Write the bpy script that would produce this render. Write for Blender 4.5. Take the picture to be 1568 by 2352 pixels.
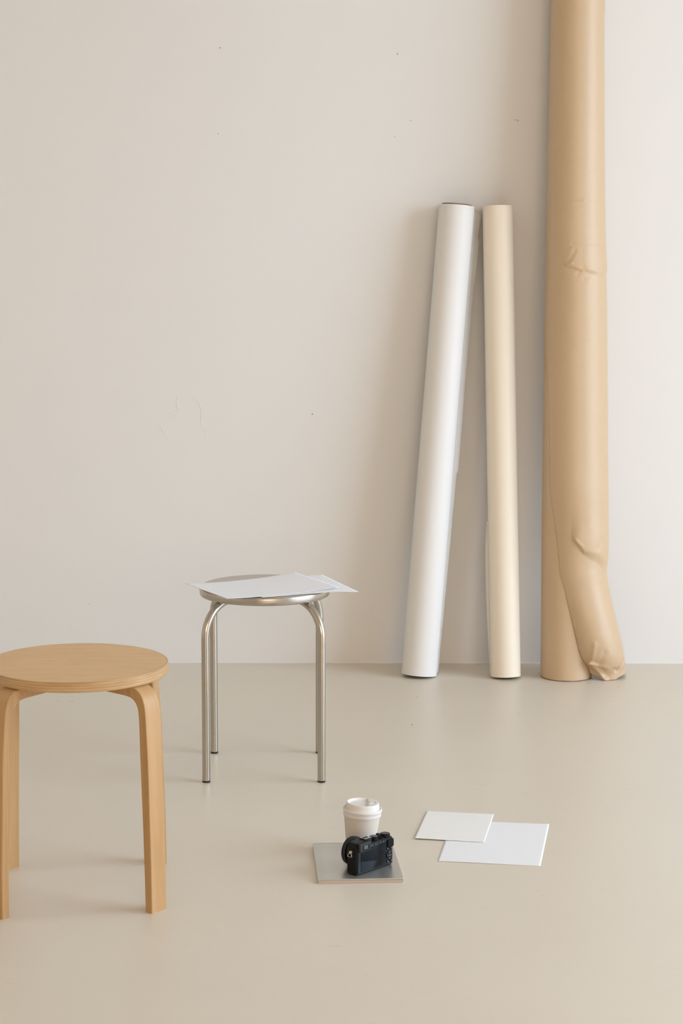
import bpy, bmesh, math, random
from math import sin, cos, pi, radians, sqrt, asin, atan2, hypot
from mathutils import Vector, Matrix, noise

random.seed(7)
for o in list(bpy.data.objects): bpy.data.objects.remove(o)
C = bpy.context.scene.collection
S = bpy.context.scene

# ------------------------------------------------------------------ camera
PITCH = 8.573; CAM_H = 1.373; F_PX = 5033.0
cd = bpy.data.cameras.new('camera'); cam = bpy.data.objects.new('camera', cd); C.objects.link(cam)
cd.sensor_fit = 'VERTICAL'; cd.sensor_height = 36; cd.sensor_width = 24; cd.lens = F_PX/2352*36
cd.clip_start = 0.05; cd.clip_end = 100
cam.matrix_world = Matrix.Translation((0, 0, CAM_H)) @ Matrix.Rotation(radians(90-PITCH), 4, 'X') @ Matrix.Rotation(0.0015, 4, 'Z')
S.camera = cam
S.view_settings.view_transform = 'Standard'; S.view_settings.look = 'None'
S.view_settings.gamma = 1; S.view_settings.exposure = -0.17
try: S.view_settings.use_curve_mapping = False
except Exception: pass

# ------------------------------------------------------------------ room and daylight numbers
WX0, WX1, WY0, WY1, WZ = -3.0, 4.0, -4.6, 6.187, 3.7
WINDOWS = [(1.8, 5.25, 0.06, 3.45)]      # y0, y1, z0, z1 in the right-hand wall
WINDOW_FILL = (-0.4, 3.3, 0.9, 3.2)                               # x0, x1, z0, z1 of an unseen window added behind the camera for fill
SKY_COOL = (0.70, 0.855, 1.03); FILL_WARM = (1.0, 0.765, 0.56)       # open sky on the window side, added warm fill colour behind the camera
POWER_COOL = 8.1; POWER_WARM = 9.0

w = bpy.data.worlds.new('daylight'); S.world = w; w.use_nodes = True
nt = w.node_tree; bg = nt.nodes['Background']
tc = nt.nodes.new('ShaderNodeTexCoord'); sp = nt.nodes.new('ShaderNodeSeparateXYZ')
nt.links.new(tc.outputs['Generated'], sp.inputs[0])
def ramp(sock, c0, c1, lo, hi):
    m_ = nt.nodes.new('ShaderNodeMapRange'); m_.interpolation_type = 'SMOOTHSTEP'
    m_.inputs['From Min'].default_value = lo; m_.inputs['From Max'].default_value = hi; nt.links.new(sock, m_.inputs['Value'])
    x_ = nt.nodes.new('ShaderNodeMix'); x_.data_type = 'RGBA'; nt.links.new(m_.outputs['Result'], x_.inputs[0])
    x_.inputs[6].default_value = (*c0, 1); x_.inputs[7].default_value = (*c1, 1); return x_.outputs[2]
side = ramp(sp.outputs['X'], tuple(c*POWER_WARM for c in FILL_WARM), tuple(c*POWER_COOL for c in SKY_COOL), 0.3, 0.6)
gnd = ramp(sp.outputs['Z'], (.5, .5, .5), (1, 1, 1), -0.12, 0.04)
mul = nt.nodes.new('ShaderNodeMix'); mul.data_type = 'RGBA'; mul.blend_type = 'MULTIPLY'; mul.inputs[0].default_value = 1
nt.links.new(side, mul.inputs[6]); nt.links.new(gnd, mul.inputs[7]); nt.links.new(mul.outputs[2], bg.inputs['Color']); bg.inputs['Strength'].default_value = 1.0
def portal(w_, h_, loc, rot):
    ld = bpy.data.lights.new('window_portal', 'AREA'); ld.shape = 'RECTANGLE'; ld.size = w_; ld.size_y = h_
    ld.cycles.is_portal = True
    lo = bpy.data.objects.new('window_portal', ld); C.objects.link(lo)
    lo.matrix_world = Matrix.Translation(loc) @ rot            # columns: local X, Y, Z; it shines along -Z
for (y0, y1, z0, z1) in WINDOWS:
    portal(y1-y0, z1-z0, (WX1+0.02, (y0+y1)/2, (z0+z1)/2), Matrix(((0,0,1,0),(1,0,0,0),(0,1,0,0),(0,0,0,1))))
x0, x1, z0, z1 = WINDOW_FILL
portal(x1-x0, z1-z0, ((x0+x1)/2, WY0-0.02, (z0+z1)/2), Matrix(((-1,0,0,0),(0,0,-1,0),(0,1,0,0),(0,0,0,1))) @ Matrix.Rotation(0, 4, 'X'))

# ------------------------------------------------------------------ material helpers
def lin(r, g, b):
    f = lambda c: (c/255)/12.92 if c/255 <= .04045 else ((c/255+.055)/1.055)**2.4
    return (f(r), f(g), f(b))
def mat(name, col, rough=.6, metal=0., spec=.5, noise_amt=0., noise_scale=8., bump=0., bump_scale=40., stretch=(1,1,1), col2=None, coat=0., trans=0.):
    m = bpy.data.materials.new(name); m.use_nodes = True; n = m.node_tree; b = n.nodes['Principled BSDF']
    b.inputs['Base Color'].default_value = (*col, 1); b.inputs['Roughness'].default_value = rough
    b.inputs['Metallic'].default_value = metal; b.inputs['Specular IOR Level'].default_value = spec
    b.inputs['Coat Weight'].default_value = coat
    t = n.nodes.new('ShaderNodeTexCoord'); mp = n.nodes.new('ShaderNodeMapping'); mp.inputs['Scale'].default_value = stretch
    n.links.new(t.outputs['Object'], mp.inputs[0])
    if noise_amt or col2:
        nz = n.nodes.new('ShaderNodeTexNoise'); nz.inputs['Scale'].default_value = noise_scale; nz.inputs['Detail'].default_value = 6
        n.links.new(mp.outputs[0], nz.inputs['Vector'])
        r = n.nodes.new('ShaderNodeValToRGB'); c2 = col2 or tuple(c*(1-noise_amt) for c in col)
        r.color_ramp.elements[0].position = .35; r.color_ramp.elements[0].color = (*c2, 1)
        r.color_ramp.elements[1].position = .65; r.color_ramp.elements[1].color = (*col, 1)
        n.links.new(nz.outputs['Fac'], r.inputs['Fac']); n.links.new(r.outputs['Color'], b.inputs['Base Color'])
    if bump:
        bz = n.nodes.new('ShaderNodeTexNoise'); bz.inputs['Scale'].default_value = bump_scale; bz.inputs['Detail'].default_value = 5
        n.links.new(mp.outputs[0], bz.inputs['Vector'])
        bp = n.nodes.new('ShaderNodeBump'); bp.inputs['Strength'].default_value = 1; bp.inputs['Distance'].default_value = bump
        n.links.new(bz.outputs['Fac'], bp.inputs['Height']); n.links.new(bp.outputs[0], b.inputs['Normal'])
    return m

WALLC = (0.80, 0.79, 0.775)
M = {}
M['wall'] = mat('painted_plaster', WALLC, .75, spec=.25, noise_amt=.012, noise_scale=1.3, bump=.0012, bump_scale=3.0)
M['ceiling'] = mat('ceiling_paint', (.78,.74,.68), .9)
M['far_wall'] = mat('warm_plaster', (.84,.73,.59), .85)
M['frame'] = mat('window_frame_paint', (.75,.74,.72), .5)
def floor_mat():
    m = bpy.data.materials.new('painted_concrete'); m.use_nodes = True; n = m.node_tree; b = n.nodes['Principled BSDF']; L = n.links.new
    t = n.nodes.new('ShaderNodeTexCoord')
    n1 = n.nodes.new('ShaderNodeTexNoise'); n1.inputs['Scale'].default_value = 1.6; n1.inputs['Detail'].default_value = 5; L(t.outputs['Object'], n1.inputs['Vector'])
    mp = n.nodes.new('ShaderNodeMapping'); mp.inputs['Scale'].default_value = (13, 45, 1); mp.inputs['Rotation'].default_value = (0, 0, .2); L(t.outputs['Object'], mp.inputs[0])
    n2 = n.nodes.new('ShaderNodeTexNoise'); n2.inputs['Scale'].default_value = 1.5; n2.inputs['Detail'].default_value = 8; n2.inputs['Roughness'].default_value = .7; L(mp.outputs[0], n2.inputs['Vector'])
    r1 = n.nodes.new('ShaderNodeValToRGB'); r1.color_ramp.elements[0].position = .3; r1.color_ramp.elements[1].position = .7
    r1.color_ramp.elements[0].color = (.72,.65,.545,1); r1.color_ramp.elements[1].color = (.75,.68,.57,1); L(n1.outputs['Fac'], r1.inputs['Fac'])
    r2 = n.nodes.new('ShaderNodeValToRGB'); r2.color_ramp.elements[0].position = .28; r2.color_ramp.elements[0].color = (.84,.82,.78,1)
    r2.color_ramp.elements[1].position = .40; r2.color_ramp.elements[1].color = (1,1,1,1); L(n2.outputs['Fac'], r2.inputs['Fac'])
    mx = n.nodes.new('ShaderNodeMix'); mx.data_type = 'RGBA'; mx.blend_type = 'MULTIPLY'; mx.inputs[0].default_value = .6
    L(r1.outputs['Color'], mx.inputs[6]); L(r2.outputs['Color'], mx.inputs[7]); L(mx.outputs[2], b.inputs['Base Color'])
    b.inputs['Roughness'].default_value = .28; b.inputs['Specular IOR Level'].default_value = .45
    rr = n.nodes.new('ShaderNodeMapRange'); rr.inputs['To Min'].default_value = .30; rr.inputs['To Max'].default_value = .42
    L(n1.outputs['Fac'], rr.inputs['Value']); L(rr.outputs['Result'], b.inputs['Roughness'])
    bp = n.nodes.new('ShaderNodeBump'); bp.inputs['Strength'].default_value = .5; bp.inputs['Distance'].default_value = .0006
    L(n2.outputs['Fac'], bp.inputs['Height']); L(bp.outputs[0], b.inputs['Normal'])
    return m
M['floor'] = floor_mat()
M['speck'] = mat('dark_mark', (.30,.265,.22), .8)
M['white_paper'] = mat('bright_white_paper', (.88,.885,.91), .8, spec=.2)
M['warm_paper'] = mat('soft_white_paper', (.89,.88,.86), .8, spec=.2)
M['white_roll'] = mat('white_backdrop_paper', (.79,.775,.755), .5, spec=.4)
M['cream_roll'] = mat('cream_backdrop_paper', (.87,.775,.64), .50, spec=.5, noise_amt=.01)
M['tan_roll'] = mat('tan_backdrop_paper', (.59,.425,.262), .46, spec=.75, noise_amt=.02, noise_scale=60, bump=.0001, bump_scale=300)
M['cardboard'] = mat('cardboard_core', (.26,.17,.11), .9)
M['steel'] = mat('brushed_steel', (.49,.455,.405), .22, metal=1., bump=.00003, bump_scale=300, stretch=(1,1,.06))
M['steel_seat'] = mat('brushed_steel_seat', (.52,.485,.44), .26, metal=1., noise_amt=.03, noise_scale=20)
M['rubber'] = mat('black_rubber', (.012,.012,.012), .6)
M['orange_paint'] = mat('orange_paint', (.62,.27,.03), .6)
M['cup'] = mat('uncoated_cup_board', (.67,.615,.55), .7, spec=.2)
M['lid'] = mat('white_plastic_lid', (.78,.755,.72), .38, spec=.35)
M['cam_body'] = mat('black_camera_paint', (.005,.0065,.0075), .42, spec=.18, bump=.00003, bump_scale=900)
M['cam_grip'] = mat('black_grained_leatherette', (.004,.005,.006), .7, spec=.2, bump=.0002, bump_scale=700)
M['cam_gloss'] = mat('black_camera_plate', (.008,.013,.016), .3, spec=.22)
M['cam_screen'] = mat('display_glass', (.002,.004,.007), .09, spec=.12)
M['cam_metal'] = mat('camera_chrome', (.75,.70,.62), .25, metal=1.)
M['dial_top'] = mat('dial_top_metal', (.10,.085,.08), .4, metal=.5)
M['icon'] = mat('white_print', (.30,.30,.29), .6)
M['red'] = mat('red_print', (.35,.03,.05), .5)
M['glass_dark'] = mat('viewfinder_glass', (.07,.085,.08), .12)
M['mag_cover'] = mat('silver_grey_cover', (.64,.64,.62), .30, metal=.8, spec=.5, noise_amt=.02, noise_scale=15)
M['pages'] = mat('page_edges', (.66,.56,.47), .8, noise_amt=.25, noise_scale=3, stretch=(.3,.3,400))

def wood_mat(name, stripes, axis_scale, base, dark):
    m = bpy.data.materials.new(name); m.use_nodes = True; n = m.node_tree; b = n.nodes['Principled BSDF']; L = n.links.new
    t = n.nodes.new('ShaderNodeTexCoord'); mp = n.nodes.new('ShaderNodeMapping'); mp.inputs['Scale'].default_value = axis_scale; L(t.outputs['Object'], mp.inputs[0])
    nz = n.nodes.new('ShaderNodeTexNoise'); nz.inputs['Scale'].default_value = 1.; nz.inputs['Detail'].default_value = 7; nz.inputs['Roughness'].default_value = .6; L(mp.outputs[0], nz.inputs['Vector'])
    r = n.nodes.new('ShaderNodeValToRGB'); r.color_ramp.elements[0].position = .32; r.color_ramp.elements[0].color = (*dark, 1)
    r.color_ramp.elements[1].position = .6; r.color_ramp.elements[1].color = (*base, 1); L(nz.outputs['Fac'], r.inputs['Fac'])
    out = r.outputs['Color']
    if stripes:
        a = n.nodes.new('ShaderNodeAttribute'); a.attribute_name = 'ply'
        ad = n.nodes.new('ShaderNodeMath'); ad.operation = 'MULTIPLY_ADD'; ad.inputs[1].default_value = stripes*2*pi
        nw = n.nodes.new('ShaderNodeMath'); nw.operation = 'MULTIPLY'; nw.inputs[1].default_value = 2.2; L(nz.outputs['Fac'], nw.inputs[0])
        L(a.outputs['Fac'], ad.inputs[0]); L(nw.outputs[0], ad.inputs[2])
        sn = n.nodes.new('ShaderNodeMath'); sn.operation = 'SINE'; L(ad.outputs[0], sn.inputs[0])
        r2 = n.nodes.new('ShaderNodeValToRGB'); r2.color_ramp.elements[0].position = .25; r2.color_ramp.elements[0].color = (.84,.79,.72,1)
        r2.color_ramp.elements[1].position = .75; r2.color_ramp.elements[1].color = (1,1,1,1)
        mr_ = n.nodes.new('ShaderNodeMapRange'); mr_.inputs['From Min'].default_value = -1; L(sn.outputs[0], mr_.inputs['Value']); L(mr_.outputs['Result'], r2.inputs['Fac'])
        mx = n.nodes.new('ShaderNodeMix'); mx.data_type = 'RGBA'; mx.blend_type = 'MULTIPLY'; mx.inputs[0].default_value = .8
        L(out, mx.inputs[6]); L(r2.outputs['Color'], mx.inputs[7]); out = mx.outputs[2]
    L(out, b.inputs['Base Color']); b.inputs['Roughness'].default_value = .42; b.inputs['Specular IOR Level'].default_value = .35
    return m
M['seat_veneer'] = wood_mat('birch_seat_veneer', 0, (14, 70, 14), (.73,.47,.225), (.67,.42,.19))
M['seat_ply'] = wood_mat('birch_seat_edge', 4.0, (12, 12, 90), (.60,.40,.21), (.50,.31,.15))
[n_ for n_ in M['seat_veneer'].node_tree.nodes if n_.type == 'MAPPING'][0].inputs['Rotation'].default_value = (0, 0, .7)
M['leg_veneer'] = wood_mat('birch_leg_veneer', 0, (40, 40, 3), (.555,.345,.165), (.49,.285,.12))
M['leg_ply'] = wood_mat('birch_leg_edge', 4.5, (90, 90, 2.5), (.56,.35,.165), (.46,.27,.11))

# ------------------------------------------------------------------ mesh helpers
def link(name, bm, m, parent=None, smooth=None, mats=None):
    me = bpy.data.meshes.new(name); bm.normal_update(); bm.to_mesh(me); bm.free()
    for x in (mats or [m]): me.materials.append(x)
    if smooth is not None:
        for p in me.polygons: p.use_smooth = True
        if smooth < 180:
            me.set_sharp_from_angle(angle=radians(smooth))
    o = bpy.data.objects.new(name, me); C.objects.link(o)
    if parent: o.parent = parent
    return o
def thing(name, label, cat, loc=(0,0,0), rz=0, group=None):
    o = bpy.data.objects.new(name, None); C.objects.link(o); o.location = loc; o.rotation_euler = (0,0,rz); o.empty_display_size = .05
    o['label'] = label; o['category'] = cat
    if group: o['group'] = group
    return o
def tag(o, label, cat, group=None):
    o['label'] = label; o['category'] = cat
    if group: o['group'] = group
    return o
def struct(name, bm, m, smooth=None):
    o = link(name, bm, m, smooth=smooth); o['kind'] = 'structure'; return o
def box(bm, x0, x1, y0, y1, z0, z1, mi=0, bevel=0, seg=2, M4=None):
    v = [bm.verts.new((x, y, z)) for x in (x0, x1) for y in (y0, y1) for z in (z0, z1)]
    fs = [bm.faces.new([v[i] for i in q]) for q in ((0,1,3,2),(4,6,7,5),(0,4,5,1),(2,3,7,6),(0,2,6,4),(1,5,7,3))]
    for f in fs: f.material_index = mi
    if bevel:
        r = bmesh.ops.bevel(bm, geom=list({e for f in fs for e in f.edges}), offset=bevel, segments=seg, profile=.5, affect='EDGES')
        vs = list({x for f in r['faces'] for x in f.verts} | {x for x in v if x.is_valid})
    else: vs = v
    if M4 is not None:
        for x in vs: x.co = M4 @ x.co
    return vs
def grid(bm, P, closed_u=False, closed_v=False, mi=0):
    V = [[bm.verts.new(p) for p in row] for row in P]; nu, nv = len(V), len(V[0])
    for i in range(nu if closed_u else nu-1):
        for j in range(nv if closed_v else nv-1):
            f = bm.faces.new((V[i][j], V[(i+1)%nu][j], V[(i+1)%nu][(j+1)%nv], V[i][(j+1)%nv])); f.material_index = mi
    return V
def lathe(bm, prof, n=64, M4=None, mi=0):
    """prof = [(r, z)]; r = 0 closes to a pole"""
    rows = []
    for r, z in prof:
        if r < 1e-7: rows.append([bm.verts.new((0, 0, z))])
        else: rows.append([bm.verts.new((r*cos(2*pi*k/n), r*sin(2*pi*k/n), z)) for k in range(n)])
    for a, b in zip(rows, rows[1:]):
        for k in range(n):
            l = (k+1) % n
            if len(a) == 1 and len(b) == 1: continue
            if len(a) == 1: f = bm.faces.new((a[0], b[k], b[l]))
            elif len(b) == 1: f = bm.faces.new((a[k], b[0], a[l]))
            else: f = bm.faces.new((a[k], b[k], b[l], a[l]))
            f.material_index = mi
    bmesh.ops.recalc_face_normals(bm, faces=bm.faces)
    if M4 is not None:
        for row in rows:
            for v in row: v.co = M4 @ v.co
    return rows
def tube(bm, pts, r, n=20, cap=True, mi=0):
    pts = [Vector(p) for p in pts]; rings = []
    t0 = (pts[1]-pts[0]).normalized(); ref = Vector((0,0,1)) if abs(t0.z) < .9 else Vector((1,0,0))
    nrm = (ref - t0*ref.dot(t0)).normalized()
    for i, p in enumerate(pts):
        t = ((pts[min(i+1, len(pts)-1)] - pts[max(i-1, 0)])).normalized()
        nrm = (nrm - t*nrm.dot(t)).normalized(); bn = t.cross(nrm)
        rings.append([p + (nrm*cos(2*pi*k/n) + bn*sin(2*pi*k/n))*r for k in range(n)])
    V = grid(bm, rings, closed_v=True, mi=mi)
    if cap:
        bm.faces.new(V[0][::-1]); bm.faces.new(V[-1])
    bmesh.ops.recalc_face_normals(bm, faces=bm.faces)
    return V
def interp(tab, x):
    if x <= tab[0][0]: return tab[0][1]
    for (a, b), (c, d) in zip(tab, tab[1:]):
        if x <= c: return b + (d-b)*(x-a)/(c-a)
    return tab[-1][1]
def sinterp(tab, x):
    """monotone-ish smooth interpolation (cubic hermite with finite-difference slopes)"""
    n = len(tab)
    if x <= tab[0][0]: return tab[0][1]
    if x >= tab[-1][0]: return tab[-1][1]
    sl = []
    for i in range(n):
        a, b = max(i-1, 0), min(i+1, n-1); sl.append((tab[b][1]-tab[a][1])/(tab[b][0]-tab[a][0]))
    for i in range(n-1):
        x0, y0 = tab[i]; x1, y1 = tab[i+1]
        if x <= x1:
            h = x1-x0; t = (x-x0)/h
            return (2*t**3-3*t*t+1)*y0 + (t**3-2*t*t+t)*h*sl[i] + (-2*t**3+3*t*t)*y1 + (t**3-t*t)*h*sl[i+1]
def smooth(t): t = max(0, min(1, t)); return t*t*(3-2*t)
def frame(origin, zdir, xhint=Vector((1,0,0))):
    z = Vector(zdir).normalized(); x = (xhint - z*xhint.dot(z)).normalized(); y = z.cross(x)
    m = Matrix((x, y, z)).transposed().to_4x4(); m.translation = Vector(origin); return m
def solidify(o, t, offset=0):
    md = o.modifiers.new('thickness', 'SOLIDIFY'); md.thickness = t; md.offset = offset; md.use_rim = True

# ------------------------------------------------------------------ room shell
T = .2
bm = bmesh.new(); box(bm, WX0-T, WX1+T, WY0-T, WY1+T, -T, 0); floor = struct('floor', bm, M['floor'])
bm = bmesh.new(); box(bm, WX0-T, WX1+T, WY0-T, WY1+T, WZ, WZ+T); struct('ceiling', bm, M['ceiling'])
bm = bmesh.new(); box(bm, WX0-T, WX1+T, WY1, WY1+T, 0, WZ); wall_back = struct('wall_back', bm, M['wall'])
bm = bmesh.new(); x0, x1, z0, z1 = WINDOW_FILL
box(bm, WX0-T, x0, WY0-T, WY0, 0, WZ); box(bm, x0, x1, WY0-T, WY0, 0, z0); box(bm, x0, x1, WY0-T, WY0, z1, WZ); box(bm, x1, WX1+T, WY0-T, WY0, 0, WZ); struct('wall_front', bm, M['far_wall'])
bm = bmesh.new(); box(bm, WX0-T, WX0, WY0, WY1, 0, WZ); struct('wall_left', bm, M['far_wall'])
bm = bmesh.new(); ya = WY0
for (y0, y1, z0, z1) in WINDOWS:
    box(bm, WX1, WX1+T, ya, y0, 0, WZ); box(bm, WX1, WX1+T, y0, y1, 0, z0); box(bm, WX1, WX1+T, y0, y1, z1, WZ); ya = y1
box(bm, WX1, WX1+T, ya, WY1, 0, WZ); struct('wall_right', bm, M['wall'])
def window(name, a0, a1, z0, z1, panes, M4):
    """frame and mullions; local x along the wall, local y through it"""
    bm = bmesh.new(); f = .05; ya, yb = .08, .14
    def b(*q): box(bm, *q, M4=M4)
    b(a0, a0+f, ya, yb, z0, z1); b(a1-f, a1, ya, yb, z0, z1); b(a0+f, a1-f, ya, yb, z0, z0+f); b(a0+f, a1-f, ya, yb, z1-f, z1)
    for k in range(1, panes):
        c = a0 + (a1-a0)*k/panes; b(c-.03, c+.03, ya, yb, z0+f, z1-f)
    bmesh.ops.recalc_face_normals(bm, faces=bm.faces); struct(name, bm, M['frame'])
for i, (y0, y1, z0, z1) in enumerate(WINDOWS):
    window('window_%d' % (i+1), y0, y1, z0, z1, 3, Matrix(((0,1,0,WX1),(1,0,0,0),(0,0,1,0),(0,0,0,1))))
window('window_%d' % (len(WINDOWS)+1), WINDOW_FILL[0], WINDOW_FILL[1], WINDOW_FILL[2], WINDOW_FILL[3], 3, Matrix(((1,0,0,0),(0,-1,0,WY0),(0,0,1,0),(0,0,0,1))))  # frame of the added fill window, out of view
# thin bead of paint along the foot of the wall
bm = bmesh.new(); P = []
for i in range(500):
    x = WX0 + (WX1-WX0)*i/499; h = .0018 + .0010*noise.noise(Vector((x*9, 0, 0))); d = .0025 + .0012*noise.noise(Vector((x*7, 3, 0)))
    P.append([(x, WY1+.001, h+.001), (x, WY1-d*.5, h), (x, WY1-d, h*.4), (x, WY1-d, -.001)])
grid(bm, P); bmesh.ops.recalc_face_normals(bm, faces=bm.faces); struct('trim_1', bm, M['wall'], smooth=180)

# filler cracks standing out of the plaster, and tiny marks
CR = [[(-0.4675,0.7794),(-0.4661,0.7668),(-0.468,0.7542),(-0.4653,0.7415),(-0.4617,0.7314),(-0.463,0.7238)],
 [(-0.5147,0.7162),(-0.5171,0.7035),(-0.515,0.6921),(-0.5089,0.6756),(-0.5014,0.6617),(-0.4914,0.6515),(-0.4814,0.6439),(-0.4726,0.6477)],
 [(-0.502,0.7276),(-0.4919,0.7257),(-0.4819,0.7219),(-0.4769,0.7181),(-0.4718,0.7207)],
 [(-0.4297,0.782),(-0.4285,0.7745),(-0.4223,0.7681),(-0.4135,0.7656),(-0.4073,0.7555),(-0.4017,0.7454),(-0.3968,0.7315),(-0.3987,0.7227),(-0.3969,0.7176),(-0.3982,0.7075),(-0.4,0.6872),(-0.3928,0.6796),(-0.3853,0.6739),(-0.3838,0.6644),(-0.3867,0.6542),(-0.393,0.6453),(-0.4089,0.6421)],
 [(-0.4562,0.6452),(-0.4448,0.6459),(-0.4372,0.6481)]]
bm = bmesh.new()
for pl in CR:
    pts = []
    for k, (a, b) in enumerate(zip(pl, pl[1:])):
        for s in range(6):
            t = s/6; pts.append((a[0]+(b[0]-a[0])*t, a[1]+(b[1]-a[1])*t))
    pts.append(pl[-1]); rows = []
    for k, (x, z) in enumerate(pts):
        a, b = pts[max(k-1, 0)], pts[min(k+1, len(pts)-1)]; L_ = hypot(b[0]-a[0], b[1]-a[1]) or 1
        nx, nz = -(b[1]-a[1])/L_, (b[0]-a[0])/L_; e = sin(pi*k/(len(pts)-1))**.5 if 0 < k < len(pts)-1 else .05
        wd = (.0011 + .0003*noise.noise(Vector((x*90, z*90, 0))))*e; h = .0007*e
        rows.append([(x-nx*wd, WY1+.0002, z-nz*wd), (x-nx*wd*.3, WY1-h, z-nz*wd*.3), (x+nx*wd*.3, WY1-h, z+nz*wd*.3), (x+nx*wd, WY1+.0002, z+nz*wd)])
    grid(bm, rows)
bmesh.ops.recalc_face_normals(bm, faces=bm.faces)
o = link('plaster_crack', bm, M['wall'], wall_back, smooth=180)
def blob(bm, c, u, v, n, a, b, seed):
    k = 9; ps = []
    for i in range(k):
        t = 2*pi*i/k; r = 1 + .45*noise.noise(Vector((cos(t)*1.5+seed*7, sin(t)*1.5, seed)))
        ps.append(bm.verts.new(c + u*(a*r*cos(t)) + v*(b*r*sin(t)) + n*.0003))
    bm.faces.new(ps)
bm = bmesh.new()
for i, (x, z, a, b) in enumerate([(-0.338,1.7385,.0022,.0018),(0.1524,1.7227,.0015,.0022),(0.1528,1.7276,.0008,.0008),(-0.3445,1.5046,.0018,.0012),(0.1463,1.4981,.0016,.001),(-0.0832,0.7211,.0022,.002),(0.481,1.5432,.0035,.0007),(0.4862,1.5428,.0008,.003),(0.4895,1.541,.0008,.0035),(-0.6337,1.4408,.001,.0008),(0.083,0.1569,.0015,.0009),(-0.724,0.1709,.0012,.001),(0.1908,1.5412,.0025,.0006)]):
    blob(bm, Vector((x, WY1, z)), Vector((1,0,0)), Vector((0,0,1)), Vector((0,-1,0)), a, b, i)
bmesh.ops.recalc_face_normals(bm, faces=bm.faces); o = link('wall_specks', bm, M['speck'], wall_back); o['kind'] = 'stuff'
bm = bmesh.new()
fs = [(0.205,5.76,.003,.005),(0.181,5.458,.0035,.006),(0.391,4.102,.002,.002),(-0.074,5.136,.002,.0012),(-0.756,5.713,.004,.003),(-0.718,5.704,.007,.0025),(0.763,5.887,.005,.002),(0.583,4.764,.0025,.0015),(-0.534,4.89,.0015,.0015),(0.462,5.576,.003,.003),(-0.041,4.849,.002,.001),(-0.115,4.559,.0015,.001)]
fs += [(random.uniform(-.7, .9), random.uniform(3.6, 6.0), random.uniform(.0006, .0014), random.uniform(.0006, .0016)) for _ in range(26)]
for i, (x, y, a, b) in enumerate(fs):
    blob(bm, Vector((x, y, 0)), Vector((1,0,0)), Vector((0,1,0)), Vector((0,0,1)), a*.7, b*.7, i+40)
bmesh.ops.recalc_face_normals(bm, faces=bm.faces); o = link('floor_specks', bm, M['speck'], floor); o['kind'] = 'stuff'

# ------------------------------------------------------------------ tan backdrop roll
def tan_axis(z): return (interp([(0,.6315),(.4,.6295),(.8,.6305),(1.2,.6345),(1.87,.6415),(2.08,.6435)], z), 6.02 + .0450*z)
TR = .0715
t = thing('paper_backdrop_roll', 'tall tan paper roll with a creased loose outer sheet, leaning by the bright wall', 'paper roll', (.6315, 6.02, 0))
inv = Matrix.Translation((-.6315, -6.02, 0))
bm = bmesh.new(); rows = []
for i in range(111):
    z = 2.08*i/110; ax, ay = tan_axis(z); z0 = z
    rows.append([(ax+TR*sin(a), ay-TR*cos(a), z0 + (.0025 + .0018*noise.noise(Vector((a*3, 1, 1))) if i == 0 else 0)) for a in [2*pi*k/96 for k in range(96)]])
grid(bm, rows, closed_v=True); bmesh.ops.recalc_face_normals(bm, faces=bm.faces)
for v in bm.verts: v.co = inv @ v.co
link('rolled_paper', bm, M['tan_roll'], t, smooth=180)
for prof in ([(.0, .040), (0, .068), (.006, .069), (.03, .069)], [(2.06, .069), (2.083, .069), (2.083, .036), (2.06, .036)]):
    bm = bmesh.new(); rows = []
    for z, r in prof:
        ax, ay = tan_axis(z); rows.append([(ax+r*sin(a), ay-r*cos(a), z) for a in [2*pi*k/48 for k in range(48)]])
    grid(bm, rows, closed_v=True)
    for v in bm.verts: v.co = inv @ v.co
    bmesh.ops.recalc_face_normals(bm, faces=bm.faces); link('cardboard_core', bm, M['cardboard'], t, smooth=40)

XR = [(0,.800),(.0045,.7996),(.0308,.7966),(.0634,.791),(.1171,.7801),(.1619,.7682),(.2241,.7523),(.2861,.7401),(.3232,.737),(.3972,.7416),(.4709,.7432),(.6,.7405),(.7995,.7367),(1.0395,.7314),(1.3003,.7228),(1.6,.7165),(1.8577,.7135),(2.72,.7225)]
RAD = [(0,.064),(.06,.069),(.12,.073),(.22,.0765),(.32,.080),(.47,.088),(.8,.0885),(1.04,.0850),(1.3,.080),(1.57,.0745),(1.86,.0727),(2.72,.0727)]
SEAM = [(0,.6925),(.02,.6885),(.0484,.6747),(.078,.6633),(.1544,.6426),(.2097,.6284),(.2697,.6142),(.3015,.6047),(.3625,.5994),(.4378,.5898),(.531,.5763),(.6874,.5727),(.8069,.5685),(.9043,.5630),(.973,.5595),(1.06,.5560)]
# creases: (x0,z0,x1,z1, width, height) ; positive stands out of the sheet
CREASE = [
 (.6433,.4010,.6600,.3840,.007,.0016),(.7050,.375,.7350,.432,.012,-.0016),
 (.6924,.0456,.7344,.0000,.015,.0095),(.6924,.0456,.7000,.1100,.012,.0030),(.6924,.0456,.7480,.0380,.010,.0030),(.7344,.0,.7700,.0300,.010,-.0045),(.7480,.0380,.7700,.0280,.010,-.0030),(.77,.028,.79,.05,.010,-.004),(.715,.055,.728,.085,.014,-.0025),
 (.6060,1.2010,.6190,1.2060,.006,.0014),(.6060,1.1970,.6180,1.1985,.005,-.0014),(.6150,1.1560,.6330,1.1900,.009,-.0016),(.6102,1.1500,.6250,1.1545,.006,.0014),
 (.6375,1.2083,.7200,1.2060,.006,.0009),(.6400,1.1250,.6560,1.1440,.008,-.0012),(.6587,1.1130,.6976,1.1324,.012,-.0014),(.6976,1.1324,.704,1.1340,.006,.0010),
 (.5994,1.3128,.6250,1.3160,.0060,.0010),(.6250,1.3160,.6554,1.3225,.0060,.0014),(.6554,1.3225,.7114,1.3292,.0060,.0007),
 (.5690,.9100,.5780,.9095,.004,.0008),
]
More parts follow.
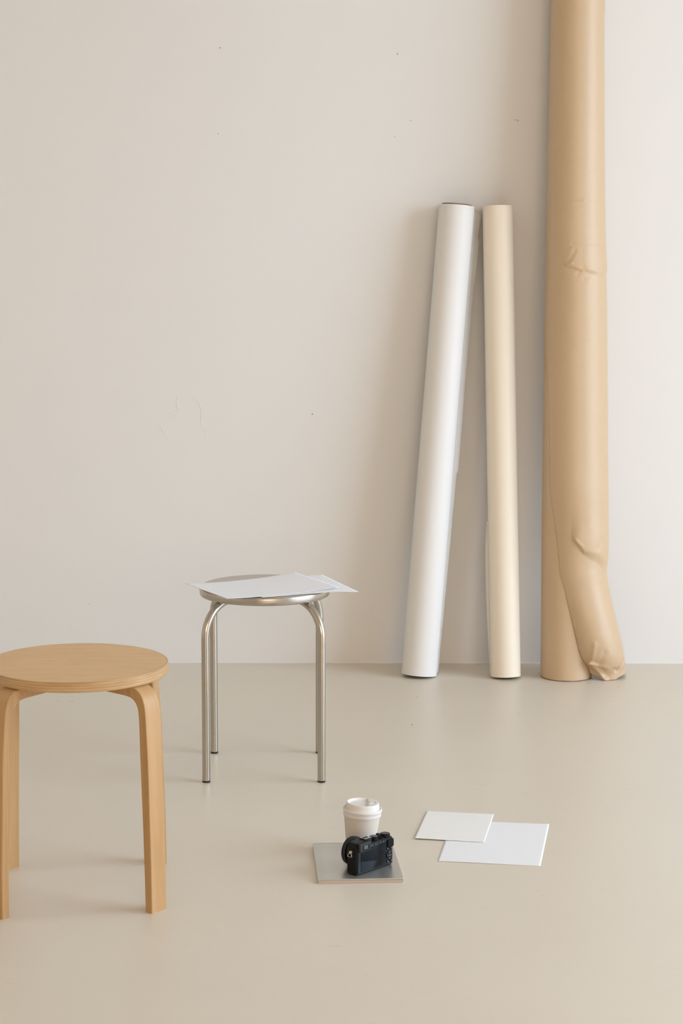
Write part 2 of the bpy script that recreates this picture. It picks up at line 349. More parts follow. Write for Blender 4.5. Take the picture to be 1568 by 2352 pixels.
FOLD = [  # line of the fold, left end, height of the bulge above it, how far up it fades, step width
 ([(.632,.416),(.6433,.400),(.666,.374),(.705,.362),(.745,.325)], .630, .0068, .15, .010, .35),
 ([(.600,1.168),(.6102,1.150),(.630,1.147),(.654,1.138),(.660,1.142),(.699,1.131),(.73,1.138)], .6005, .0032, .075, .006, .10)]
def crease(x, z):
    d = 0
    for x0, z0, x1, z1, wd, h in CREASE:
        if z < min(z0, z1)-wd or z > max(z0, z1)+wd or x < min(x0, x1)-wd or x > max(x0, x1)+wd: continue
        ux, uz = x1-x0, z1-z0; L2 = ux*ux+uz*uz; s = max(0, min(1, ((x-x0)*ux+(z-z0)*uz)/L2))
        q = hypot(x-x0-ux*s, z-z0-uz*s)/wd
        if q < 1: d += h*(1-q)**1.3
    for line, xl, amp, up_, w0, wg in FOLD:
        dz = z-interp(line, x)
        if -.06 < dz < up_:      # the paper above the fold bulges over the paper below
            e = smooth((x-xl)/(.016+.45*max(0, dz))); wd = w0 + wg*max(0, x-line[1][0])
            d += amp*e*(smooth(1+dz/wd) if dz < 0 else 1-smooth(dz/up_))
    return d
CY8 = 0.0
def sheet_point(z, s):
    """s in 0..1 from the torn front edge round the right side to the back"""
    xr = sinterp(XR, z); R = sinterp(RAD, z); cx = xr-R; ax, ay = tan_axis(z)
    if z < 1.06:
        xs = sinterp(SEAM, z)
        k = max(-.999, min(.999, (xs-cx)/R)); a0 = asin(k)
        q = max(-.99, min(.99, (xs-ax)/TR)); roll_y = ay - TR*sqrt(1-q*q)
        cy = roll_y - .0015 + R*cos(a0)
        if z > .8:               # higher up the sheet settles back round the roll
            b = smooth((z-.8)/.5); cy = ay + (CY8*(1-b)); a0 = max(a0, radians(-88))
    else: a0 = radians(-88 - 40*smooth((z-1.06)/.25)); cy = ay + CY8*(1-smooth((z-.8)/.5))
    a1 = radians(165 + 20*smooth((z-.8)/.7)); a = a0 + (a1-a0)*s
    if z < 1.0 and s < .12:      # ragged torn edge with one small tear
        a += (1-s/.12)*(.008*noise.noise(Vector((z*60, 0, 5))) + .005*noise.noise(Vector((z*220, 0, 5))) + (.035*smooth((z-.905)/.004)*(1-smooth((z-.915)/.03))))
    x = cx + R*sin(a); y = cy - R*cos(a)
    # keep the sheet just clear of the roll it wraps
    d = hypot(x-ax, y-ay); m_ = TR+.0012
    if d < m_ and s < .9: x, y = ax+(x-ax)*m_/d, ay+(y-ay)*m_/d
    w_ = 1-smooth((abs(a)-1.2)/.5); c = crease(x, z)*w_
    c += (.0009*noise.noise(Vector((x*9, z*5, 2))) + .0004*noise.noise(Vector((x*30, z*18, 2))))*smooth((1.7-z)/.8)
    x += c*sin(a); y -= c*cos(a)
    return x, y
CY8 = -(TR*sqrt(1-((sinterp(SEAM, .8)-tan_axis(.8)[0])/TR)**2)) - .0015 + sinterp(RAD, .8)*cos(asin(max(-.999, (sinterp(SEAM, .8)-sinterp(XR, .8)+sinterp(RAD, .8))/sinterp(RAD, .8))))
BOT = [(.6885,.020),(.7344,.0008),(.7646,.0012),(.7740,.007),(.7960,.012),(.80,.006),(.82,.006)]
bm = bmesh.new(); rows = []; zs = []
z = 0
while z < 1.40: zs.append(z); z += .0023
while z < 2.06: zs.append(z); z += .03
zs.append(2.075)
NS = 150
for z in zs:
    row = []
    for j in range(NS+1):
        s = j/NS; x, y = sheet_point(z, s)
        zz = z
        if z < .07:
            zb = interp(BOT, x) if s < .62 else .006
            zz = zb + (z)*(.07-zb)/.07
        row.append((x, y, zz))
    rows.append(row)
grid(bm, rows); bmesh.ops.recalc_face_normals(bm, faces=bm.faces)
for v in bm.verts: v.co = inv @ v.co
o = link('loose_outer_sheet', bm, M['tan_roll'], t, smooth=180); solidify(o, .0006)
o['label'] = 'creased loose sheet flaring at the foot'

# ------------------------------------------------------------------ the two shorter leaning rolls
def leaning_roll(name, label, foot, top, r_paper, m, flap, side, core_out=.004):
    """foot / top = axis end points; flap(z)-> distance the loose edge stands off the roll"""
    root = thing(name, label, 'paper roll', (foot[0], foot[1], 0), group=None)
    A, B = Vector(foot), Vector(top); ax = (B-A).normalized(); L = (B-A).length
    Mx = Matrix.Translation((-foot[0], -foot[1], 0)) @ frame(A, ax)
    bm = bmesh.new(); n = 96; turns = []
    # spiral end: outer wrap one step shorter than the inner wraps
    prof = [(r_paper-.0075, 0), (r_paper-.0012, 0), (r_paper, .0006)] + [(r_paper, L*k/40) for k in range(1, 40)] + ([(r_paper, L-.0085), (r_paper-.0005, L-.008), (r_paper-.0008, L-.008), (r_paper-.0010, L)] if side > 0 else [(r_paper, L-.002), (r_paper-.0006, L)])+[(r_paper-.0014, L), (r_paper-.0075, L)]
    lathe(bm, prof, n, Mx); link('rolled_paper', bm, m, root, smooth=40)
    bm = bmesh.new(); rc = r_paper-.0078
    lathe(bm, [(rc-.004, .0), (rc, .0), (rc, L+core_out), (rc-.004, L+core_out), (rc-.004, 0)], 64, Mx)
    link('cardboard_core', bm, M['cardboard'], root, smooth=40)
    bm = bmesh.new(); rows = []
    for i in range(241):
        s = i/240; e, z = flap(s); row = []
        if z is None: continue
        for j in range(25):
            q = j/24; # leaves the roll at its side and runs back towards the wall
            row.append(Mx @ Vector((side*(r_paper + .0006 + max(0, e)*q**1.7), r_paper*(-.05 + .80*q), z*L)))
        rows.append(row)
    grid(bm, rows); bmesh.ops.recalc_face_normals(bm, faces=bm.faces)
    o = link('loose_flap', bm, m, root, smooth=180); solidify(o, .0005)
    return root
# frame(): local x ~ world x, local y ~ world y (towards the wall), z along the roll
WE = [(0,.0035),(.05,.0040),(.10,.0050),(.2,.0068),(.3,.0085),(.34,.0085),(.43,.0100),(.435,.0140),(.52,.0140),(.65,.0140),(.75,.0155),(.82,.0160),(.86,.0195),(.93,.0210),(.932,.0160),(.98,.0215),(.985,.0225)]
def wflap(s): return .0015 + interp(WE, s*.985) + .0006*noise.noise(Vector((s*30, 0, 0))), s*.985 + .004
leaning_roll('paper_roll', 'white paper roll leaning left of the cream roll', (.2185, 6.022, .0042), (.3185, 6.135, 1.3075), .0495, M['white_roll'], wflap, 1)
CE = [(0,.0),(.04,.001),(.10,.004),(.16,.006),(.23,.0068),(.28,.0058),(.315,.002),(.33,0)]
def cflap(s): return interp(CE, s*.33), s*.33 + .002
leaning_roll('paper_roll', 'slimmer cream paper roll standing between the white roll and the tan roll', (.4605, 6.003, .0040), (.4320, 6.140, 1.3060), .0420, M['cream_roll'], cflap, -1, core_out=-.004)

# ------------------------------------------------------------------ steel stool with paper on it
SX, SY, SZ, SR, ST = -.1793, 5.0484, .4379, .1528, .0205
t = thing('metal_stool', 'brushed steel round stool with tube legs under the paper sheets', 'stool', (SX, SY, 0), .0078)
bm = bmesh.new()
prof = [(0, SZ-.0035), (.08, SZ-.0032), (.115, SZ-.0020), (.135, SZ-.0004), (.142, SZ)] + [(SR-.0065+.0065*sin(a), SZ-.0065+.0065*cos(a)) for a in [radians(x) for x in (15,30,45,60,75,90)]] + [(SR, SZ-.012), (SR-.0006, SZ-ST+.0030), (SR-.0018, SZ-ST+.001), (SR-.0035, SZ-ST), (SR-.006, SZ-ST), (SR-.008, SZ-ST+.003), (SR-.010, SZ-.006), (.05, SZ-.006), (0, SZ-.006)]
lathe(bm, prof, 128); link('seat', bm, M['steel_seat'], t, smooth=60)
LR = .1846; tr = .0092; zt = SZ-ST-.0105+.012; br = .080
for (ux, uy) in ((-1,-1),(1,-1),(1,1),(-1,1)):
    ux /= sqrt(2); uy /= sqrt(2); d = 0 if ux*uy > 0 else -.0
    ux, uy = ux*(1.019 if uy < 0 else .978), uy; fx = Vector((ux, uy)).length; ux /= fx; uy /= fx; LR = .1846*fx
    pts = [(LR, .004), (LR, .05), (LR, .15), (LR, .25), (LR, zt-br-.02)] + [(LR-br+br*cos(a), zt-br+br*sin(a)) for a in [pi/2*k/14 for k in range(15)]] + [(LR-br-.03, zt), (.01, zt)]
    zoff = -.0 if ux*uy > 0 else .0
    bm = bmesh.new(); tube(bm, [(ux*r, uy*r, z) for r, z in pts], tr, 28)
    leg = link('leg', bm, M['steel'], t, smooth=60)
    bm = bmesh.new(); lathe(bm, [(0, 0), (.0082, 0), (.0092, .001), (.0092, .0045), (.0070, .005), (0, .005)], 28, Matrix.Translation((ux*LR, uy*LR, 0)))
    link('foot_cap', bm, M['rubber'], leg, smooth=50)['label'] = 'black rubber foot cap'
    if ux < 0 and uy < 0:
        bm = bmesh.new(); V = []
        for k in range(9):
            q = k/8; z = .2255+.0105*(1-q) - .0; a0 = -.42 + .32*q*q; wd = .17*sin(pi*min(.98, q*.9+.1))*(1-.5*q)+.02
            V.append([(ux*LR+(tr+.0003)*sin(a0+b), uy*LR-(tr+.0003)*cos(a0+b), z) for b in (-wd, -wd/2, 0, wd/2, wd)])
        grid(bm, V); bmesh.ops.recalc_face_normals(bm, faces=bm.faces)
        link('paint_fleck', bm, M['orange_paint'], leg, smooth=180)['label'] = 'orange paint fleck'

def sheet(name, label, corners, m, zfun, n=48, thick=.00016):
    """corners: near-left, near-right, far-right, far-left in plan"""
    c = [Vector(x) for x in corners]; cen = sum(c, Vector((0,0)))/4
    bm = bmesh.new(); rows = []
    for i in range(n+1):
        row = []
        for j in range(n+1):
            a, b = i/n, j/n; p = (c[0]*(1-a)+c[1]*a)*(1-b) + (c[3]*(1-a)+c[2]*a)*b
            row.append((p.x-cen.x, p.y-cen.y, zfun(a, b, p)))
        rows.append(row)
    grid(bm, rows); bmesh.ops.recalc_face_normals(bm, faces=bm.faces)
    o = link(name, bm, m, smooth=180); solidify(o, thick); o.location = (cen.x, cen.y, 0)
    tag(o, label, 'paper', None)
    return o
def rect(p0, ang, wd, ln):
    """near-left corner, direction of the near edge, size"""
    u = Vector((cos(ang), sin(ang))); v = Vector((-u.y, u.x)); p0 = Vector(p0)
    return [p0, p0+u*wd, p0+u*wd+v*ln, p0+v*ln]
def off_seat(p): return max(0, hypot(p.x-SX, p.y-SY)-.125)
# the upper sheet: near edge runs from the front corner to the right-hand corner
def z_top(a, b, p):      # both ends curl up a little
    return SZ + .0014 + .0058*abs(2*a-1)**2.2*(1-.25*(1-a)*(1-b))*(1-.6*a*(1-b))
def z_low(a, b, p):      # right end droops past the rim, its middle stays up
    return SZ + .0009 - .0048*smooth((a-.72)/.30)**1.2*(1-b)**.8 + .0012*a*b
up = rect((-.2590, 4.8530), radians(30.75), .297, .210)
low = rect((.0395-.240*.913, 4.9900-.240*.409), radians(24.1), .240, .210)
sheet('paper_sheet', 'blank white paper sheet lying uppermost on the steel stool', up, M['white_paper'], z_top)
sheet('paper_sheet', 'blank white paper sheet drooping over the right rim of the steel stool', low, M['white_paper'], z_low)

# sheets on the floor
def z_flat(h, curl=0):
    return lambda a, b, p: h + curl*(a*a*b*b) + .0002*sin(a*5+b*3)+.0002
big = rect((.3222+.0, 4.6118, )[:2], 0, 1, 1)
def centred(cx, cy, ang, wd, ln):
    u = Vector((cos(ang), sin(ang))); v = Vector((-u.y, u.x)); c = Vector((cx, cy))
    return [c-u*wd/2-v*ln/2, c+u*wd/2-v*ln/2, c+u*wd/2+v*ln/2, c-u*wd/2+v*ln/2]
sheet('paper_sheet', 'larger cool white sheet lying on the floor beneath the smaller card', centred(.3236, 4.4521, -.1533, .210, .297), M['white_paper'], z_flat(.0004))
o = sheet('paper_card', 'smaller warm white card on the floor overlapping the larger sheet', centred(.2451, 4.5628, -.1637, .148, .210), M['warm_paper'], lambda a, b, p: .0016 + .0014*(1-a)*(1-b), thick=.00035)

# ------------------------------------------------------------------ wooden stool
WXc, WYc = -.511, 4.143; PH = radians(51)
t = thing('wooden_stool', 'round birch plywood stool with four bent legs at the left edge of the photo', 'stool', (WXc, WYc, 0))
ZS0, ZS1, WR = .4337, .4540, .1764
bm = bmesh.new(); rows = []; nn = 144
prof = [(0, ZS0), (WR-.0015, ZS0), (WR, ZS0+.0015), (WR, ZS0+.006), (WR, ZS0+.011), (WR, ZS1-.0015), (WR-.0015, ZS1), (WR-.004, ZS1), (0, ZS1)]
lathe(bm, prof, nn, Matrix.Translation((0, .003, 0)))
for f in bm.faces:
    c = f.calc_center_median(); f.material_index = 1 if (hypot(c.x, c.y-.003) > WR-.003) else 0
TILT = Matrix.Rotation(radians(.45), 4, 'X')
o = link('seat', bm, None, t, smooth=40, mats=[M['seat_veneer'], M['seat_ply']])
at = o.data.attributes.new('ply', 'FLOAT', 'POINT')
for i, v in enumerate(o.data.vertices): at.data[i].value = (v.co.z-ZS0)/(ZS1-ZS0)
def wood_leg(ang, extra=0.):
    d = Vector((sin(ang), -cos(ang), 0)); tn = Vector((cos(ang), sin(ang), 0))
    outer = [(.2135+extra, 0), (.2122+extra, .10), (.2098+extra*.8, .20), (.2074+extra*.7, .29), (.2036+extra*.5, .36), (.2010+extra*.4, .392)]
    inner = [(.1958+extra, 0), (.1936+extra, .10), (.1902+extra*.8, .20), (.1868+extra*.7, .29), (.1848+extra*.5, .36), (.1825+extra*.4, .388)]
    # bent knee
    oc = [(.1975,.408),(.191,.4205),(.1815,.4285),(.170,.4325),(.158,.4335),(.13,.4335),(.10,.4335),(.06,.4335),(.045,.4335)]
    ic = [(.1788,.399),(.1725,.4068),(.164,.4115),(.154,.4135),(.144,.4140),(.125,.4143),(.095,.4150),(.06,.4175),(.045,.4190)]
    oc = [(r+extra*.25*(k < 3), z) for k, (r, z) in enumerate(oc)]; ic = [(r+extra*.25*(k < 3), z) for k, (r, z) in enumerate(ic)]
    def refine(pl):
        out = []
        for i in range(len(pl)-1):
            p0, p1, p2, p3 = pl[max(i-1, 0)], pl[i], pl[i+1], pl[min(i+2, len(pl)-1)]
            for s in range(5):
                q = s/5; f = lambda k: .5*((2*p1[k])+(-p0[k]+p2[k])*q+(2*p0[k]-5*p1[k]+4*p2[k]-p3[k])*q*q+(-p0[k]+3*p1[k]-3*p2[k]+p3[k])*q**3)
                out.append((f(0), f(1)))
        return out + [pl[-1]]
    O, I = refine(outer+oc), refine(inner+ic); hw = .020; bv = .0012
    bm = bmesh.new(); rows = []; ply = []
    K = [0, .07, .5, .93, 1]
    for (ro, zo), (ri, zi) in zip(O, I):
        po, pi_ = d*ro+Vector((0,0,zo)), d*ri+Vector((0,0,zi)); dr = (pi_-po); L = dr.length; q = bv/L
        zoL = lambda f, s: po + dr*f + tn*s
        rows.append([zoL(0, -hw+bv), zoL(0, hw-bv), zoL(q, hw), zoL(.33, hw), zoL(.66, hw), zoL(1-q, hw), zoL(1, hw-bv), zoL(1, -hw+bv), zoL(1-q, -hw), zoL(.66, -hw), zoL(.33, -hw), zoL(q, -hw)])
        ply += [0, 0, q, .33, .66, 1-q, 1, 1, 1-q, .66, .33, q]
    V = grid(bm, rows, closed_v=True)
    for i, f in enumerate(bm.faces):
        c = i % 12; f.material_index = 1 if c in (2,3,4,8,9,10) else 0
    f = bm.faces.new(V[0]); f.material_index = 1; f = bm.faces.new(V[-1][::-1]); f.material_index = 1
    bmesh.ops.recalc_face_normals(bm, faces=bm.faces)
    o = link('leg', bm, None, t, smooth=35, mats=[M['leg_veneer'], M['leg_ply']])
    at = o.data.attributes.new('ply', 'FLOAT', 'POINT')
    for i, p in enumerate(ply): at.data[i].value = p
    return o
wood_leg(PH); wood_leg(PH-pi/2, .009); wood_leg(PH+pi/2, .011); wood_leg(PH+pi)

# ------------------------------------------------------------------ magazine
MZ = .0088
u = Vector((.9975, .0702, 0)); 
t = thing('magazine', 'thin magazine with a plain silver grey cover under the camera', 'magazine', (-.0446, 4.1735, 0))
p00, p10, p11, p01 = Vector((-.0446,4.1735)), Vector((.1245,4.1830)), Vector((.1065,4.4230)), Vector((-.0585,4.4170))
O0 = p00.copy()
def mp(a, b): return (p00*(1-a)+p10*a)*(1-b) + (p01*(1-a)+p11*a)*b - O0
def mz(a, b, k):   # k=1 top cover, 0 bottom
    h = MZ - .0012*smooth(1-a/.10) - .0010*a
    h += .0008*smooth(1-b/.15)*sin(pi*min(1, a/.45))*0
    return .0004 + (h-.0004)*k
bm = bmesh.new(); n = 40; rows = []
for j in range(n+1):
    b = j/n; row = []
    for k in range(31): a = 1-k/30; p = mp(a, b); row.append((p.x, p.y, .0003))
    for k in range(1, 8):
        g = k/8; p = mp(-.004*sin(pi*g), b); row.append((p.x, p.y, .0003+(mz(0,b,1)-.0003)*g))
    for k in range(61): a = k/60; p = mp(a, b); row.append((p.x, p.y, mz(a, b, 1)))
    rows.append(row)
grid(bm, rows); bmesh.ops.recalc_face_normals(bm, faces=bm.faces)
o = link('cover', bm, M['mag_cover'], t, smooth=60); solidify(o, .0004)
bm = bmesh.new()
def slab(bm, z0, z1, ins, a0=.002):
    A = []
    for k in range(33):
        q = k/32; row = []
        for j in range(2):
            b = ins if j == 0 else 1-ins
            p = mp(a0+(1-ins*.5-a0)*q, b); zt_ = mz(a0+(1-a0)*q, b, 1)
            row += [(p, z0, z1, zt_)]
        A.append(row)
    def V(k, j, top):
        p, z0, z1, zt_ = A[k][j]; sq = smooth(k/6)   # pages pinch together at the spine
        mid = (z0+z1)/2; zz = (z1 if top else z0); zz = zz*zt_/MZ
        return bm.verts.new((p.x, p.y, zz))
    rings = [[V(k,0,0), V(k,0,1), V(k,1,1), V(k,1,0)] for k in range(33)]
    for a, b in zip(rings, rings[1:]):
        for i in range(4): bm.faces.new((a[i], b[i], b[(i+1)%4], a[(i+1)%4]))
    bm.faces.new(rings[0]); bm.faces.new(rings[-1][::-1])
for z0, z1, ins in ((.0008,.0026,.004),(.0028,.0052,.0015),(.0054,.0068,.003),(.0070,.0082,.005)): slab(bm, z0, z1, ins)
bmesh.ops.recalc_face_normals(bm, faces=bm.faces); link('page_block', bm, M['pages'], t, smooth=30)

# ------------------------------------------------------------------ takeout cup
t = thing('takeout_cup', 'white paper coffee cup with a white plastic lid behind the black camera', 'cup', (.0395, 4.375, MZ-.0006+.0008))
t.rotation_euler = (0, radians(3.0), 0)
CH = .0840
bm = bmesh.new()
lathe(bm, [(0,.006),(.0262,.006),(.0268,.0002),(.0282,0),(.0286,.001)] + [(.0286+(.0385-.0286)*q, .001+(CH-.001)*q) for q in (.1,.3,.5,.7,.9,1)] + [(.0372,CH),(.0275,.008)], 96)
link('cup_body', bm, M['cup'], t, smooth=40)
bm = bmesh.new()
prof = [(.0372,CH-.0105),(.0385,CH-.0110),(.0392,CH-.0100),(.0388,CH-.0060),(.0392,CH-.0022),(.0401,CH-.0010),(.0406,CH+.0010),(.0404,CH+.0032),(.0395,CH+.0044),(.0384,CH+.0045),(.0374,CH+.0036),(.0368,CH+.0026),(.0352,CH+.0028)]
top = CH+.0165
prof += [(.0346,CH+.0045),(.0340,CH+.0100),(.0335,top-.0020),(.0331,top-.0006),(.0324,top)]
N = 128; R_ = lathe(bm, prof, N)
# sculpted top: recessed well away from the drinking side
rr = [(.0316),(.0308),(.0298),(.0285),(.0268),(.0245),(.0215),(.018),(.014),(.010),(.006),(.003)]
prev = R_[-1]
def lz(x, y):
    r = hypot(x, y); d = smooth((.0318-r)/.0035)            # inner wall of the rim
    side = smooth((.0115-x)/.0035)                          # well on the left, spout platform on the right
    z = top - .0052*d*side
    z -= .0030*d*(1-side)*smooth((.034-r)/.02)*smooth((abs(y)-.006)/.006)
    if x > .008: z += .0012*(1-smooth(abs(x-.0135)/.003))*(1-smooth((abs(y)-.008)/.003))
    return z
for r in rr:
    cur = [bm.verts.new((r*cos(2*pi*k/N), r*sin(2*pi*k/N), lz(r*cos(2*pi*k/N), r*sin(2*pi*k/N)))) for k in range(N)]
    for k in range(N): bm.faces.new((prev[k], prev[(k+1)%N], cur[(k+1)%N], cur[k]))
    prev = cur
c0 = bm.verts.new((0, 0, lz(0, 0)))
for k in range(N): bm.faces.new((prev[k], prev[(k+1)%N], c0))
bmesh.ops.recalc_face_normals(bm, faces=bm.faces)
lid = link('lid', bm, M['lid'], t, smooth=70)
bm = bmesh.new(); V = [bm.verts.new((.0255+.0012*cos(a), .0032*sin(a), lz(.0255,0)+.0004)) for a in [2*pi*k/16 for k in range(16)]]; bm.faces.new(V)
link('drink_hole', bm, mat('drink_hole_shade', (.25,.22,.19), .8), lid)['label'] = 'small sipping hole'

# ------------------------------------------------------------------ compact camera
az = atan2(.743, .669); BX, BY = .0357, 4.1993
t = thing('compact_camera', 'black compact camera standing on the grey magazine, screen facing right', 'camera', (BX, BY, MZ-.0006), az)
# local: x along the back from its left end, y from the back face towards the lens, z up
W0, W1, D, HB = -.006, .104, .027, .0590
bm = bmesh.new(); box(bm, W0, W1, .0015, D, 0, HB, bevel=.0035, seg=4); bmesh.ops.recalc_face_normals(bm, faces=bm.faces)
body = link('body', bm, M['cam_body'], t, smooth=45)
# leather wrap round the front and the ends
bm = bmesh.new(); box(bm, W0-.0004, W1+.0004, .0045, D+.0004, .004, HB-.013, bevel=.0034, seg=3); bmesh.ops.recalc_face_normals(bm, faces=bm.faces)
link('leather_wrap', bm, M['cam_grip'], body, smooth=45)
# back plate
bm = bmesh.new(); box(bm, W0+.0035, W1-.002, 0, .004, .003, HB-.002, bevel=.0008, seg=2); bmesh.ops.recalc_face_normals(bm, faces=bm.faces)
link('back_plate', bm, M['cam_gloss'], body, smooth=45)
bm = bmesh.new(); box(bm, .0055, .0795, -.0006, .001, .0055, .0512, bevel=.0004, seg=2); bmesh.ops.recalc_face_normals(bm, faces=bm.faces)
link('screen', bm, M['cam_screen'], t, smooth=45)
# top housing for the viewfinder, sloping down to the top plate
bm = bmesh.new(); pr = [(-.0045,.040),(-.0045,.0645),(-.0030,.0660),(.0330,.0665),(.0420,.0600),(.0420,.050),(.030,.040)]
A = [bm.verts.new((x, .0012, z)) for x, z in pr]; B = [bm.verts.new((x, D-.001, z)) for x, z in pr]
bm.faces.new(A); bm.faces.new(B[::-1])
for i in range(len(pr)): bm.faces.new((A[i], B[i], B[(i+1)%len(pr)], A[(i+1)%len(pr)]))
bmesh.ops.recalc_face_normals(bm, faces=bm.faces)
bmesh.ops.bevel(bm, geom=list(bm.edges), offset=.0010, segments=2, affect='EDGES')
vh = link('viewfinder_housing', bm, M['cam_body'], t, smooth=40)
bm = bmesh.new(); box(bm, -.002, .0320, -.0050, .003, .0478, .0655, bevel=.0016, seg=3)
bmesh.ops.recalc_face_normals(bm, faces=bm.faces); ey = link('eyepiece', bm, M['rubber'], t, smooth=40)
bm = bmesh.new(); box(bm, .0075, .0262, -.0056, -.0040, .0512, .0625, bevel=.0005, seg=2); bmesh.ops.recalc_face_normals(bm, faces=bm.faces)
link('eyepiece_window', bm, M['cam_body'], ey, smooth=40)
bm = bmesh.new(); box(bm, .0090, .0205, -.0060, -.0050, .0530, .0612, bevel=.0003, seg=1); bmesh.ops.recalc_face_normals(bm, faces=bm.faces)
link('viewfinder_glass', bm, M['glass_dark'], ey, smooth=40)
# hot shoe
bm = bmesh.new(); box(bm, .0255, .0450, .0060, .0210, .0600, .0672)
box(bm, .0255, .0450, .0055, .0075, .0672, .0684); box(bm, .0255, .0450, .0195, .0215, .0672, .0684); box(bm, .0255, .0275, .0075, .0195, .0672, .0680)
bmesh.ops.recalc_face_normals(bm, faces=bm.faces); hs = link('hot_shoe', bm, M['cam_gloss'], t, smooth=30)
bm = bmesh.new(); box(bm, .0255, .0450, .0068, .0085, .0680, .0688, bevel=.0002, seg=1); box(bm, .0255, .0450, .0185, .0200, .0680, .0688, bevel=.0002, seg=1)
bmesh.ops.recalc_face_normals(bm, faces=bm.faces); link('shoe_rail', bm, M['cam_metal'], hs, smooth=30)['label'] = 'worn bright metal rails'
# dials
def knurl(bm, r, h, c, n=60, r2=None):
    P = []
    for z, k in ((0,1),(h-.0008,1),(h,.94)):
        P.append([(c[0]+(r*k+(.00025 if i % 2 else 0))*cos(2*pi*i/n), c[1]+(r*k+(.00025 if i % 2 else 0))*sin(2*pi*i/n), c[2]+z) for i in range(n)])
    V = grid(bm, P, closed_v=True); bm.faces.new(V[0][::-1]); bm.faces.new(V[-1]); bmesh.ops.recalc_face_normals(bm, faces=bm.faces)
for c, r, h in (((.0595,.013,.0588), .0085, .0075), ((.0930,.0125,.0588), .0098, .0062)):
    bm = bmesh.new(); knurl(bm, r, h, c); dl = link('dial', bm, M['cam_body'], t, smooth=30)
    bm = bmesh.new(); lathe(bm, [(r*.86, c[2]+h), (r*.86, c[2]+h+.0004), (0, c[2]+h+.0004)], 40, Matrix.Translation((c[0], c[1], 0)))
    link('dial_face', bm, M['dial_top'], dl, smooth=40)['label'] = 'brownish metal dial face'
bm = bmesh.new(); lathe(bm, [(.0062,.0588),(.0062,.0630),(.0045,.0638),(.0040,.0668),(0,.0670)], 32, Matrix.Translation((.0765,.017,0))); link('shutter_button', bm, M['cam_body'], t, smooth=40)
bm = bmesh.new(); lathe(bm, [(.0030,.0588),(.0030,.0610),(0,.0612)], 24, Matrix.Translation((.0765,.006,0))); link('button', bm, M['cam_gloss'], t, smooth=40)
# thumb rest
bm = bmesh.new(); box(bm, .0845, .1035, -.0035, .003, .0385, .0555, bevel=.0028, seg=4); bmesh.ops.recalc_face_normals(bm, faces=bm.faces); link('thumb_rest', bm, M['cam_grip'], t, smooth=45)
# control pad and buttons on the back: cylinders facing -y
def disc(bm, x, z, r, h, y=0., r2=None):
    lathe(bm, [(r, 0), (r, h*.8), (r*.9, h), (r2 or 0, h)], 36, Matrix.Translation((x, y, z)) @ Matrix.Rotation(radians(90), 4, 'X'))
bm = bmesh.new(); disc(bm, .0918, .0222, .0088, .0016); pad = link('control_pad', bm, M['cam_body'], t, smooth=40)
bm = bmesh.new(); disc(bm, .0918, .0222, .0034, .0021); link('button', bm, M['cam_gloss'], pad, smooth=40)
bm = bmesh.new()
for dx, dz, a, b in ((0,0,.0011,.0012),(0,.0062,.0011,.0007),(0,-.0060,.0014,.0007),(-.0060,0,.0006,.0010),(.0058,0,.0006,.0010)):
    box(bm, .0918+dx-a, .0918+dx+a, -.00225 if dx == dz == 0 else -.00175, -.0015, .0222+dz-b, .0222+dz+b)
bmesh.ops.recalc_face_normals(bm, faces=bm.faces); link('pad_symbols', bm, M['icon'], pad)['label'] = 'small white symbols'
for (x, z) in ((.0858,.0370),(.0975,.0362),(.0862,.0098),(.0975,.0098)):
    bm = bmesh.new(); disc(bm, x, z, .0030, .0012); b_ = link('button', bm, M['cam_body'], t, smooth=40)
    bm = bmesh.new(); disc(bm, x+.0003, z, .0011, .0001, y=-.00125); link('button_symbol', bm, M['icon'], b_)
for (x, z, red) in ((.0368,.0548,0),(.0489,.0548,0),(.0615,.0545,1),(.0724,.0548,0)):
    bm = bmesh.new(); disc(bm, x, z, .0024, .0008); b_ = link('button', bm, M['cam_body'], t, smooth=40)
    bm = bmesh.new(); disc(bm, x, z, .0010, .0001, y=-.00085); link('button_symbol', bm, M['red'] if red else M['icon'], b_)
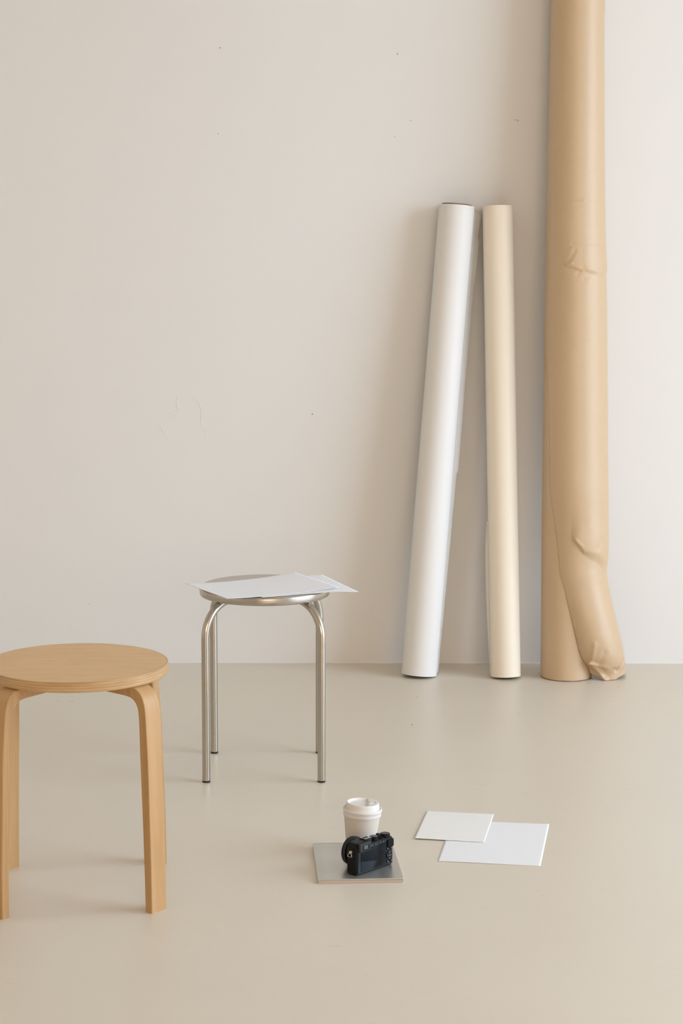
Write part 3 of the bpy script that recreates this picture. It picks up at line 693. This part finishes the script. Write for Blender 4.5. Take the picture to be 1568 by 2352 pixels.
# lens barrel: stepped rings towards +y
LM = Matrix.Translation((.0415, D-.001, .0318)) @ Matrix.Rotation(radians(-90), 4, 'X')
bm = bmesh.new(); lathe(bm, [(.0275,0),(.0275,.004),(.0262,.0045),(.0262,.010),(.0278,.0105),(.0278,.018),(.0265,.0185),(.0265,.022),(.0285,.0228),(.0290,.0285),(.0285,.0330),(.0262,.0335),(.0240,.0290),(.0200,.0270),(0,.0265)], 96, LM)
ln = link('lens', bm, M['cam_body'], t, smooth=35)
for z0, r in ((.0108,.0279),(.0232,.0289)):
    bm = bmesh.new(); P = []
    n_ = 120; kk = (.0003 if z0 > .02 else .0005)
    for z, k in ((z0,1),(z0+.0002,1),(z0+.0060,1),(z0+.0062,1)):
        P.append([tuple(LM @ Vector(((r+(kk if i % 2 else .0002))*cos(2*pi*i/n_), (r+(kk if i % 2 else .0002))*sin(2*pi*i/n_), z))) for i in range(n_)])
    grid(bm, P, closed_v=True); bmesh.ops.recalc_face_normals(bm, faces=bm.faces); link('lens_ring', bm, M['rubber'], ln)
bm = bmesh.new(); lathe(bm, [(.0195,.0272),(.0150,.0285),(.008,.0293),(0,.0296)], 48, LM); link('front_glass', bm, M['cam_screen'], ln, smooth=180)
# strap lugs with wire loops on both ends
for x, sx in ((W0, -1), (W1, 1)):
    zc = .0475
    bm = bmesh.new(); lathe(bm, [(.0030,0),(.0030,.0012),(.0018,.0016),(.0016,.0036),(.0024,.0042),(0,.0046)], 24, Matrix.Translation((x, .0150, zc)) @ Matrix.Rotation(radians(90*sx), 4, 'Y'))
    lg = link('strap_lug', bm, M['cam_metal'], t, smooth=40)
    bm = bmesh.new(); xx = x+sx*.0028
    if sx < 0: pts = [(xx, .0150, zc+.001), (xx-.001, .0122, zc-.002), (xx-.002, .0095, zc-.0068), (xx-.0022, .0100, zc-.0080), (xx-.0022, .0112, zc-.0086), (xx-.0022, .0190, zc-.0086), (xx-.0022, .0202, zc-.0080), (xx-.002, .0205, zc-.0068), (xx-.001, .0178, zc-.002), (xx, .0150, zc+.001)]
    else: pts = [(xx, .0150, zc), (xx+.0016, .0125, zc+.006), (xx+.0006, .0110, zc+.0125), (xx-.002, .0120, zc+.0145), (xx-.002, .018, zc+.0145), (xx+.0006, .0190, zc+.0125), (xx+.0016, .0175, zc+.006), (xx, .0150, zc)]
    tube(bm, pts, .00055, 8); link('strap_ring', bm, M['cam_metal'], lg, smooth=180)
